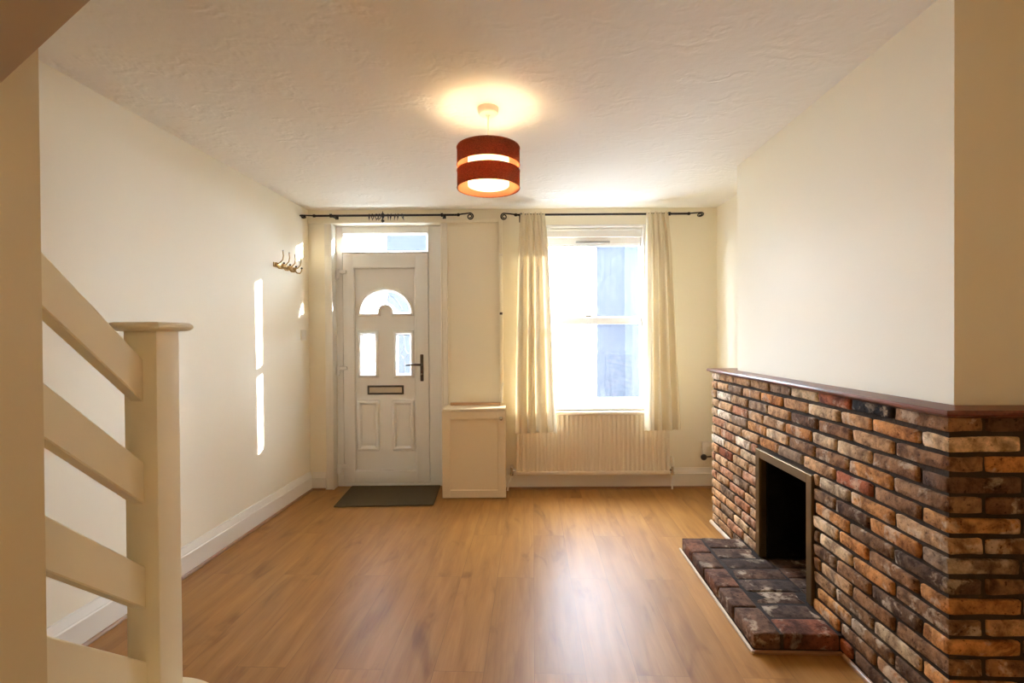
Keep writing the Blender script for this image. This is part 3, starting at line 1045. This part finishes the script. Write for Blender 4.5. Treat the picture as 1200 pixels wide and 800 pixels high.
# bunched empty rings on the left pole
def ring(name, x, label, tilt):
    bm = B()
    pts = [(0, .0185 * math.cos(a), .0185 * math.sin(a) - .008) for a in [2 * PI * k / 24 for k in range(25)]]
    tube(bm, pts[:-1] + [pts[0]], .0032, 7, cap=False)
    tube(bm, [(0, 0, -.027), (0, .004, -.034), (0, -.003, -.040), (0, -.007, -.034)], .0018, 6)
    return obj(name, bm, mat_iron, loc=(x, YP, zpole), rotz=tilt, label=label, cat='curtain ring', group='loose iron rings on the pole over the door')
r0 = ring('curtain_ring', -1.165, 'small black iron ring hanging loose on the pole over the door', .5)
rr = random.Random(3)
for k in range(1, 10):
    c = r0.copy()
    c.location.x = -1.165 + (.03 + .0 * k) * k + rr.uniform(-.006, .006)
    c.rotation_euler = (0, rr.uniform(-.35, .35), rr.uniform(-.6, .6))
    C.objects.link(c)
# decorative clamp in the middle of the pole
tb = empty('curtain_tieback', (-1.055, YP, zpole), label='small black iron swag hook hung on the pole over the door', cat='hook')
bm = B()
lathe(bm, [(.010, -.012), (.017, -.008), (.018, 0), (.017, .008), (.010, .012)], (0, 0, 0), 16, 'x')
tube(bm, [(0, 0, .014), (0, 0, .032)], [.006, .002], 8)
obj('clamp', bm, mat_iron, tb)
bm = B()
lathe(bm, [(.002, -.058), (.011, -.052), (.014, -.046), (.011, -.039), (.004, -.034), (.0035, -.014)], (0, 0, 0), 14)
obj('drop', bm, mat_iron, tb)

# ------------------------------------------------------------------ curtains
def curtain(name, xt0, xt1, xb0, xb1, ztop, zbot, nf, seed, label, phase, mid=.5):
    rng = random.Random(seed)
    bm = B()
    NX, NZ = 110, 46
    ph = [rng.uniform(-.5, .5) for _ in range(nf + 2)]
    amp = [rng.uniform(.7, 1.2) for _ in range(nf + 2)]
    grid = []
    for j in range(NZ + 1):
        t = j / NZ
        z = ztop + (zbot - ztop) * t
        s = t ** 1.0
        s = .22 * min(1, t * 6) ** .8 + .78 * t
        a0 = xt0 + (xb0 - xt0) * s
        a1 = xt1 + (xb1 - xt1) * (s if mid == .5 else t ** mid)
        row = []
        for i in range(NX + 1):
            u = i / NX
            f = u * nf
            k = int(min(f, nf - 1))
            A = (amp[k] * (1 - (f - k)) + amp[k + 1] * (f - k))
            w = 2 * PI * (f + .10 * math.sin(2 * PI * u * 1.7 + phase + t * 1.2)) + phase
            big = math.sin(w)
            sharp = big * (1 - .25 * abs(big))
            d = (.022 + .020 * t) * A * sharp + .004 * math.sin(3 * w + t * 4)
            if t < .06:
                # gathered heading: small pinch pleats
                q = 1 - t / .06
                d = d * (1 - .5 * q) + q * .006 * math.sin(2 * PI * u * nf * 3)
            lat = .010 * math.cos(w) * (.4 + .6 * t)
            hem = -.008 * math.sin(w + .6) * t ** 6 + .010 * (u - .5) * t ** 4
            top = .009 * math.sin(2 * PI * u * nf * 2.0 + 1) * max(0, 1 - t * 12)
            row.append(bm.verts.new((a0 + (a1 - a0) * u + lat, YP - .036 - .012 * t + d, z + hem + top)))
        grid.append(row)
    for j in range(NZ):
        for i in range(NX):
            bm.faces.new((grid[j][i], grid[j][i + 1], grid[j + 1][i + 1], grid[j + 1][i]))
    o = obj(name, bm, mat_curtain, angle=80, label=label, cat='curtain', group='cream curtains at the window')
    return o
curtain('curtain', .058, .250, -.002, .330, zpole - .004, .497, 4, 4, 'cream cotton curtain gathered on the left side of the window, by the conduit', .4)
curtain('curtain', 1.075, 1.245, 1.055, 1.345, zpole - .004, .512, 4, 9, 'cream cotton curtain gathered on the right side of the window, towards the fireplace', 1.9)

# ------------------------------------------------------------------ radiator
rx0, rx1, rz0, rz1 = .017, 1.275, .131, .652
rad = empty('radiator', ((rx0 + rx1) / 2, 4.035, rz0), label='cream ribbed panel radiator under the window', cat='radiator')
rw = (rx1 - rx0) / 2; rh = rz1 - rz0
bm = B()
nr = 33; pit = (2 * rw - .03) / nr
prof = [(-rw, .0), (-rw, -.030), (-rw + .012, -.036)]
x = -rw + .015
for k in range(nr):
    prof += [(x + pit * .10, -.036), (x + pit * .26, -.029), (x + pit * .60, -.029), (x + pit * .76, -.036)]
    x += pit
prof += [(rw - .012, -.036), (rw, -.030), (rw, 0)]
z0, z1 = .035, rh - .03
lo = [bm.verts.new((a, b - .004, z0)) for a, b in prof]
hi = [bm.verts.new((a, b - .004, z1)) for a, b in prof]
for i in range(len(prof) - 1):
    bm.faces.new((lo[i], lo[i + 1], hi[i + 1], hi[i]))
box(bm, -rw, rw, -.041, .012, 0, z0 + .001, .008, 3)
box(bm, -rw, rw, -.040, .012, z1 - .001, rh - .006, .008, 3)
obj('front_panel', bm, mat_rad, rad, angle=30)
bm = B()
box(bm, -rw + .004, rw - .004, .012, .045, .02, rh - .012, .004, 1)
obj('rear_panel', bm, mat_rad, rad)
bm = B()
box(bm, -rw + .004, rw - .004, -.036, .044, rh - .006, rh, .002, 1)
obj('top_grille', bm, mat_rad, rad)
def valve(x, kind):
    s = 1 if x > 0 else -1
    bm = B()
    tube(bm, [(x - s * .03, .005, .03), (x + s * .004, .005, .03)], .010, 12)
    tube(bm, [(x, .005, .0), (x, .005, .06)], .012, 12)
    tube(bm, [(x, .005, -.01), (x, .005, .012)], .016, 6)
    v = obj('valve', bm, mat_chrome, rad)
    bm = B()
    if kind == 'trv':
        lathe(bm, [(.013, .060), (.016, .064), (.016, .095), (.013, .125), (.008, .142), (.004, .145)], (x, .005, 0), 18)
    else:
        lathe(bm, [(.012, .058), (.013, .062), (.013, .076), (.009, .08)], (x, .005, 0), 18)
    obj('valve_cap', bm, mat_plastic, v)
    bm = B()
    if kind == 'trv':
        tube(bm, [(x, .005, -.01), (x, .005, -.131)], .0075, 10)
    else:
        tube(bm, [(x, .005, -.008), (x - .006, .0, -.04), (x - .028, -.008, -.075), (x - .036, -.012, -.131)], .0075, 10)
    obj('pipe', bm, mat_trim, rad)
valve(rw + .032, 'trv')
valve(-rw - .040, 'lock')

# ------------------------------------------------------------------ meter cabinet
CX0, CX1, CY, CZ = -.570, -.068, 3.83, .706
cab = empty('cabinet', ((CX0 + CX1) / 2, CY, 0), label='cream low meter cabinet with shaker door between entrance door and radiator', cat='cabinet')
cw2 = (CX1 - CX0) / 2
bm = B()
dpt = D - CY
box(bm, -cw2 + .006, -cw2 + .022, .020, dpt - .023, 0, CZ - .018)
box(bm, cw2 - .022, cw2 - .006, .020, dpt - .023, 0, CZ - .018)
box(bm, -cw2 + .022, cw2 - .022, .024, .04, 0, .03)
box(bm, -cw2 + .022, cw2 - .022, .03, dpt - .023, .03, .046)
box(bm, -cw2 + .022, cw2 - .022, dpt - .035, dpt - .023, .046, CZ - .018)
obj('carcass', bm, mat_cab, cab, smooth=False)
bm = B(); box(bm, -cw2 + .004, cw2 - .002, .004, dpt - .003, CZ - .017, CZ + .0, .004, 2)
obj('cabinet_top', bm, mat_cab, cab, label='board lid of the cabinet')
bm = B(); box(bm, -cw2 + .04, cw2 - .045, dpt - .055, dpt - .026, CZ + .0, CZ + .022, .003, 1)
obj('back_strip', bm, mat_cabtop, cab, label='brown wooden strip at the back of the cabinet lid')
bm = B()
z0, z1 = .004, CZ - .019
fr = .062
box(bm, -cw2, -cw2 + fr, 0, .019, z0, z1, .0025, 1); box(bm, cw2 - fr, cw2, 0, .019, z0, z1, .0025, 1)
box(bm, -cw2 + fr - .001, cw2 - fr + .001, 0, .019, z1 - fr, z1, .0025, 1); box(bm, -cw2 + fr - .001, cw2 - fr + .001, 0, .019, z0, z0 + fr, .0025, 1)
box(bm, -cw2 + fr - .002, cw2 - fr + .002, .010, .018, z0 + fr - .002, z1 - fr + .002)
cd = obj('door', bm, mat_cab, cab)
bm = B(); lathe(bm, [(.006, 0), (.006, -.010), (.014, -.016), (.0155, -.022), (.011, -.029), (.003, -.031)], (cw2 - .036, 0, .632), 20, 'y')
obj('knob', bm, mat_chrome, cd, label='small chrome knob')

# ------------------------------------------------------------------ doormat
bm = B()
mc = [(-1.362, 3.642), (-.614, 3.668), (-.632, 4.155), (-1.392, 4.150)]
prism(bm, [(a + 1.0, b - 3.9) for a, b in mc], XY, .0005, .010)
bmesh.ops.bevel(bm, geom=bm.edges[:], offset=.004, segments=2, affect='EDGES')
dm = obj('doormat', bm, mat_mat, loc=(-1.0, 3.9, 0), label='dark grey brown doormat lying askew in front of the entrance door', cat='doormat')

# ------------------------------------------------------------------ coat hooks on the left wall
yh = 3.70
hk = empty('coat_rack', (xl(yh), yh, 1.81), -LW + 0, label='brass coat hook rack with four curved hooks on the left wall', cat='coat hooks')
bm = B(); box(bm, .0005, .008, -.165, .165, -.018, .018, .004, 2)
obj('back_plate', bm, mat_brass, hk)
for k in range(4):
    y = -.135 + .09 * k
    bm = B()
    lathe(bm, [(.014, .008), (.016, .012), (.010, .018)], (0, y, .004), 14, 'x')
    up = [(.012, y, .006), (.035, y, .012), (.058, y, .035), (.064, y, .065), (.060, y, .098)]
    tube(bm, up, [.006, .005, .0042, .004, .0035], 8)
    lo_ = [(.012, y, -.004), (.030, y, -.026), (.052, y, -.030), (.066, y, -.012), (.068, y, .006)]
    tube(bm, lo_, [.006, .0055, .005, .005, .005], 8)
    h_ = obj('hook', bm, mat_brass, hk)
    bm = B(); bmesh.ops.create_uvsphere(bm, u_segments=12, v_segments=8, radius=.008, matrix=Matrix.Translation((.068, y, .010)))
    obj('hook_tip', bm, mat_dark, h_)
    bm = B(); bmesh.ops.create_uvsphere(bm, u_segments=12, v_segments=8, radius=.006, matrix=Matrix.Translation((.060, y, .101)))
    obj('hook_tip', bm, mat_chrome, h_)

# light switch
ys = 3.985
sw = empty('light_switch', (xl(ys), ys, 1.296), -LW, label='small white light switch on the left wall by the door', cat='light switch')
bm = B(); box(bm, .0005, .010, -.043, .043, -.043, .043, .004, 2); obj('plate', bm, mat_plastic, sw)
bm = B(); box(bm, .0095, .015, -.008, .008, -.014, .014, .002, 1); obj('rocker', bm, mat_plastic, sw)

# socket and gas cock beside the fireplace
so = empty('wall_socket', (1.615, D, .335), label='white square socket plate low on the front wall by the fireplace', cat='socket')
bm = B(); box(bm, -.045, .045, -.03, -.0005, -.048, .048, .005, 2); obj('plate', bm, mat_plastic, so)
bm = B(); box(bm, -.02, .02, -.033, -.029, -.012, .018, .001, 1); obj('socket_insert', bm, mat_plastic, so)
gt = empty('gas_cock', (1.578, D, .258), label='small round dark metal valve below the socket plate', cat='valve')
bm = B(); lathe(bm, [(.010, -.0005), (.010, -.02), (.024, -.024), (.026, -.034), (.018, -.044), (.006, -.046)], (0, 0, 0), 20, 'y'); obj('valve_body', bm, mat_dark, gt)
bm = B(); tube(bm, [(.012, -.03, .002), (.05, -.03, .004), (.065, -.02, .004)], .006, 8); obj('outlet_pipe', bm, mat_dark, gt)

# ------------------------------------------------------------------ pendant lamp
LX, LY = -.114, 2.30
lamp = empty('pendant_lamp', (LX, LY, H), label='two tier rust red drum pendant lamp hanging from the ceiling', cat='pendant lamp')
bm = B(); lathe(bm, [(.050, -.0005), (.050, -.010), (.046, -.024), (.040, -.030), (.012, -.033), (.006, -.040)], (0, 0, 0), 32)
obj('ceiling_rose', bm, mat_plastic, lamp, label='white ceiling rose')
bm = B(); tube(bm, [(0, 0, -.038), (0, 0, -.225)], .003, 8); obj('cord', bm, mat_plastic, lamp)
ZL0, ZL1 = 1.968 - H, 2.155 - H
R1, R2 = .147, .096
hgt = ZL1 - ZL0
def band(z0, z1, R, t=.0016):
    bm = B()
    lathe(bm, [(R - t, z0), (R, z0), (R, z1), (R - t, z1)], (0, 0, 0), 72, closed=True)
    return bm
def hoop(R, zs, r=.0022):
    bm = B()
    for z in zs:
        pts = [(R * math.cos(2 * PI * k / 64), R * math.sin(2 * PI * k / 64), z) for k in range(65)]
        tube(bm, pts, r, 6, cap=False)
    return bm
g0_, g1_ = ZL0 + hgt * .425, ZL0 + hgt * .575
for a, b in ((ZL0, g0_), (g1_, ZL1)):
    s_ = obj('shade_band', band(a, b, R1), mat_shade, lamp, angle=50, label='rust red woven shade band')
    obj('lining', band(a + .002, b - .002, R1 - .0018, .001), mat_lining, s_, angle=50, label='peach lining inside the band')
    obj('rim', hoop(R1, (a, b)), mat_shade, s_)
ins = obj('inner_shade', band(ZL0 + .012, ZL1 - .001, R2), mat_inner, lamp, angle=50, label='glowing ivory inner shade')
bm = B()
lathe(bm, [(.001, ZL0 + .013), (R2 - .004, ZL0 + .013), (R2 - .004, ZL0 + .0145), (.001, ZL0 + .0145)], (0, 0, 0), 48)
obj('diffuser', bm, mat_diffuser, ins, label='glowing opal diffuser disc')
# spider struts that carry the shade, and the bulb holder
bm = B()
for k in range(3):
    a = 2 * PI * k / 3 + .3
    tube(bm, [(0, 0, ZL1 - .033), (.012 * math.cos(a), .012 * math.sin(a), ZL1 - .035), (R1 * math.cos(a), R1 * math.sin(a), ZL1 - .006)], .0016, 6)
obj('shade_spider', bm, mat_plastic, lamp)
bm = B()
lathe(bm, [(.0125, ZL1 - .055), (.017, ZL1 - .052), (.017, ZL1 - .02), (.008, ZL1 - .008)], (0, 0, 0), 20)
obj('lamp_holder', bm, mat_plastic, lamp)
ZBULB = 2.012 - H
bm = B()
lathe(bm, [(.002, ZBULB - .0225), (.012, ZBULB - .0195), (.020, ZBULB - .0075), (.0215, ZBULB + .003), (.018, ZBULB + .016), (.012, ZBULB + .030), (.011, ZBULB + .086)], (0, 0, 0), 24)
obj('bulb', bm, mat_bulb, lamp, label='lit bulb')

# added fill lamp behind the viewpoint, gives the near surfaces warm light
rl = empty('fill_light', (.1, -1.25, H), label='added round fill light behind the viewpoint', cat='fill light')
bm = B(); lathe(bm, [(.10, -.0005), (.105, -.012), (.095, -.02), (.06, -.022)], (0, 0, 0), 40); obj('fill_light_base', bm, mat_plastic, rl)
bm = B(); lathe(bm, [(.09, -.023), (.12, -.04), (.135, -.075), (.12, -.11), (.07, -.135), (.003, -.142)], (0, 0, 0), 40); obj('fill_globe', bm, mk_emit('fill_globe_glow', (1, .68, .33, 1), 7.0), rl)

# ------------------------------------------------------------------ outside
gb = B(); box(gb, -30, 40, D + .30, 40, -.35, -.15)
obj('ground_outside', gb, plain('pale_paving', (.20, .21, .22, 1), .8, nscale=8, nstr=.2), smooth=False, kind='structure', label='pale paving outside the front wall')
mat_house = plain('blue_grey_render', (.027, .0300, .0365, 1), .9, spec=0, nscale=12, nstr=.2, var=.1)
mat_pale = plain('pale_coping', (.028, .031, .038, 1), .8, spec=0, nscale=12, nstr=.1)
def outbuilding(x0, x1, h, label, n):
    xm = (x0 + x1) / 2; w_ = (x1 - x0) / 2
    hs = empty('outbuilding', (xm, 6.4, -.15), label=label, cat='outbuilding')
    bm = B(); box(bm, -w_, w_, 0, 2.2, 0, h); obj('rendered_wall', bm, mat_house, hs, smooth=False)
    bm = B(); prism(bm, [(-.12, h), (2.3, h), (1.1, h + .5)], YZ, -w_ - .08, w_ + .08); obj('roof', bm, mat_pale, hs, smooth=False)
outbuilding(1.46, 3.3, 3.0, 'low blue grey building across the street seen through the sash window', 5)
outbuilding(-1.66, -1.0, 3.0, 'low blue grey building across the street seen through the entrance door glass', 3)

# ------------------------------------------------------------------ light
SKY = 10.5
wd = bpy.data.worlds.new('sky')
bpy.context.scene.world = wd
wd.use_nodes = True
bg = wd.node_tree.nodes['Background']
bg.inputs[0].default_value = (.86, .965, 1.11, 1)
bg.inputs[1].default_value = SKY

def light(name, typ, loc, energy, col, **kw):
    d_ = bpy.data.lights.new(name, typ)
    d_.energy = energy
    d_.color = col
    for k, v in kw.items():
        setattr(d_, k, v)
    o = bpy.data.objects.new(name, d_)
    o.location = loc
    C.objects.link(o)
    return o
az, el = math.radians(19.4), math.radians(8.5)
sun = light('sun', 'SUN', (8, 8, 4), 10, (1, .92, .80), angle=math.radians(.6))
dirv = Vector((-math.cos(el) * math.cos(az), -math.cos(el) * math.sin(az), -math.sin(el)))
sun.rotation_euler = dirv.to_track_quat('-Z', 'Y').to_euler()
def portal(loc, sx, sy, rot):
    d_ = bpy.data.lights.new('daylight_portal', 'AREA')
    d_.shape = 'RECTANGLE'; d_.size = sx; d_.size_y = sy
    d_.cycles.is_portal = True
    o = bpy.data.objects.new('daylight_portal', d_)
    o.location = loc; o.rotation_euler = rot
    C.objects.link(o)
portal(((WX0 + WX1) / 2, D + .17, (WZ0 + WZ1) / 2), .88, 1.54, (-PI / 2, 0, 0))
portal((-1.07, D + .17, 1.2), .8, 2.1, (-PI / 2, 0, 0))

# ------------------------------------------------------------------ camera
cam = bpy.data.cameras.new('camera')
cam.sensor_width = 36
cam.lens = 571.42 / 1200 * 36
cam.clip_start = .01
co = bpy.data.objects.new('camera', cam)
y_, p_, r_ = math.radians(.209), math.radians(.4667), math.radians(-.38)
fwd = Vector((-math.sin(y_) * math.cos(p_), math.cos(y_) * math.cos(p_), -math.sin(p_)))
right = Vector((math.cos(y_), math.sin(y_), 0))
up = right.cross(fwd)
rc = right * math.cos(r_) + up * math.sin(r_)
uc = -right * math.sin(r_) + up * math.cos(r_)
mt = Matrix((rc, uc, -fwd)).transposed().to_4x4()
mt.translation = (0, 0, 1.266)
co.matrix_world = mt
C.objects.link(co)
sc = bpy.context.scene
sc.camera = co
sc.view_settings.view_transform = 'Standard'
sc.view_settings.look = 'None'
sc.view_settings.gamma = 1
sc.view_settings.exposure = 2.27
sc.view_settings.use_curve_mapping = False
sc.cycles.max_bounces = 14
sc.cycles.diffuse_bounces = 8
sc.cycles.glossy_bounces = 4
sc.cycles.transparent_max_bounces = 12
sc.cycles.sample_clamp_indirect = 8
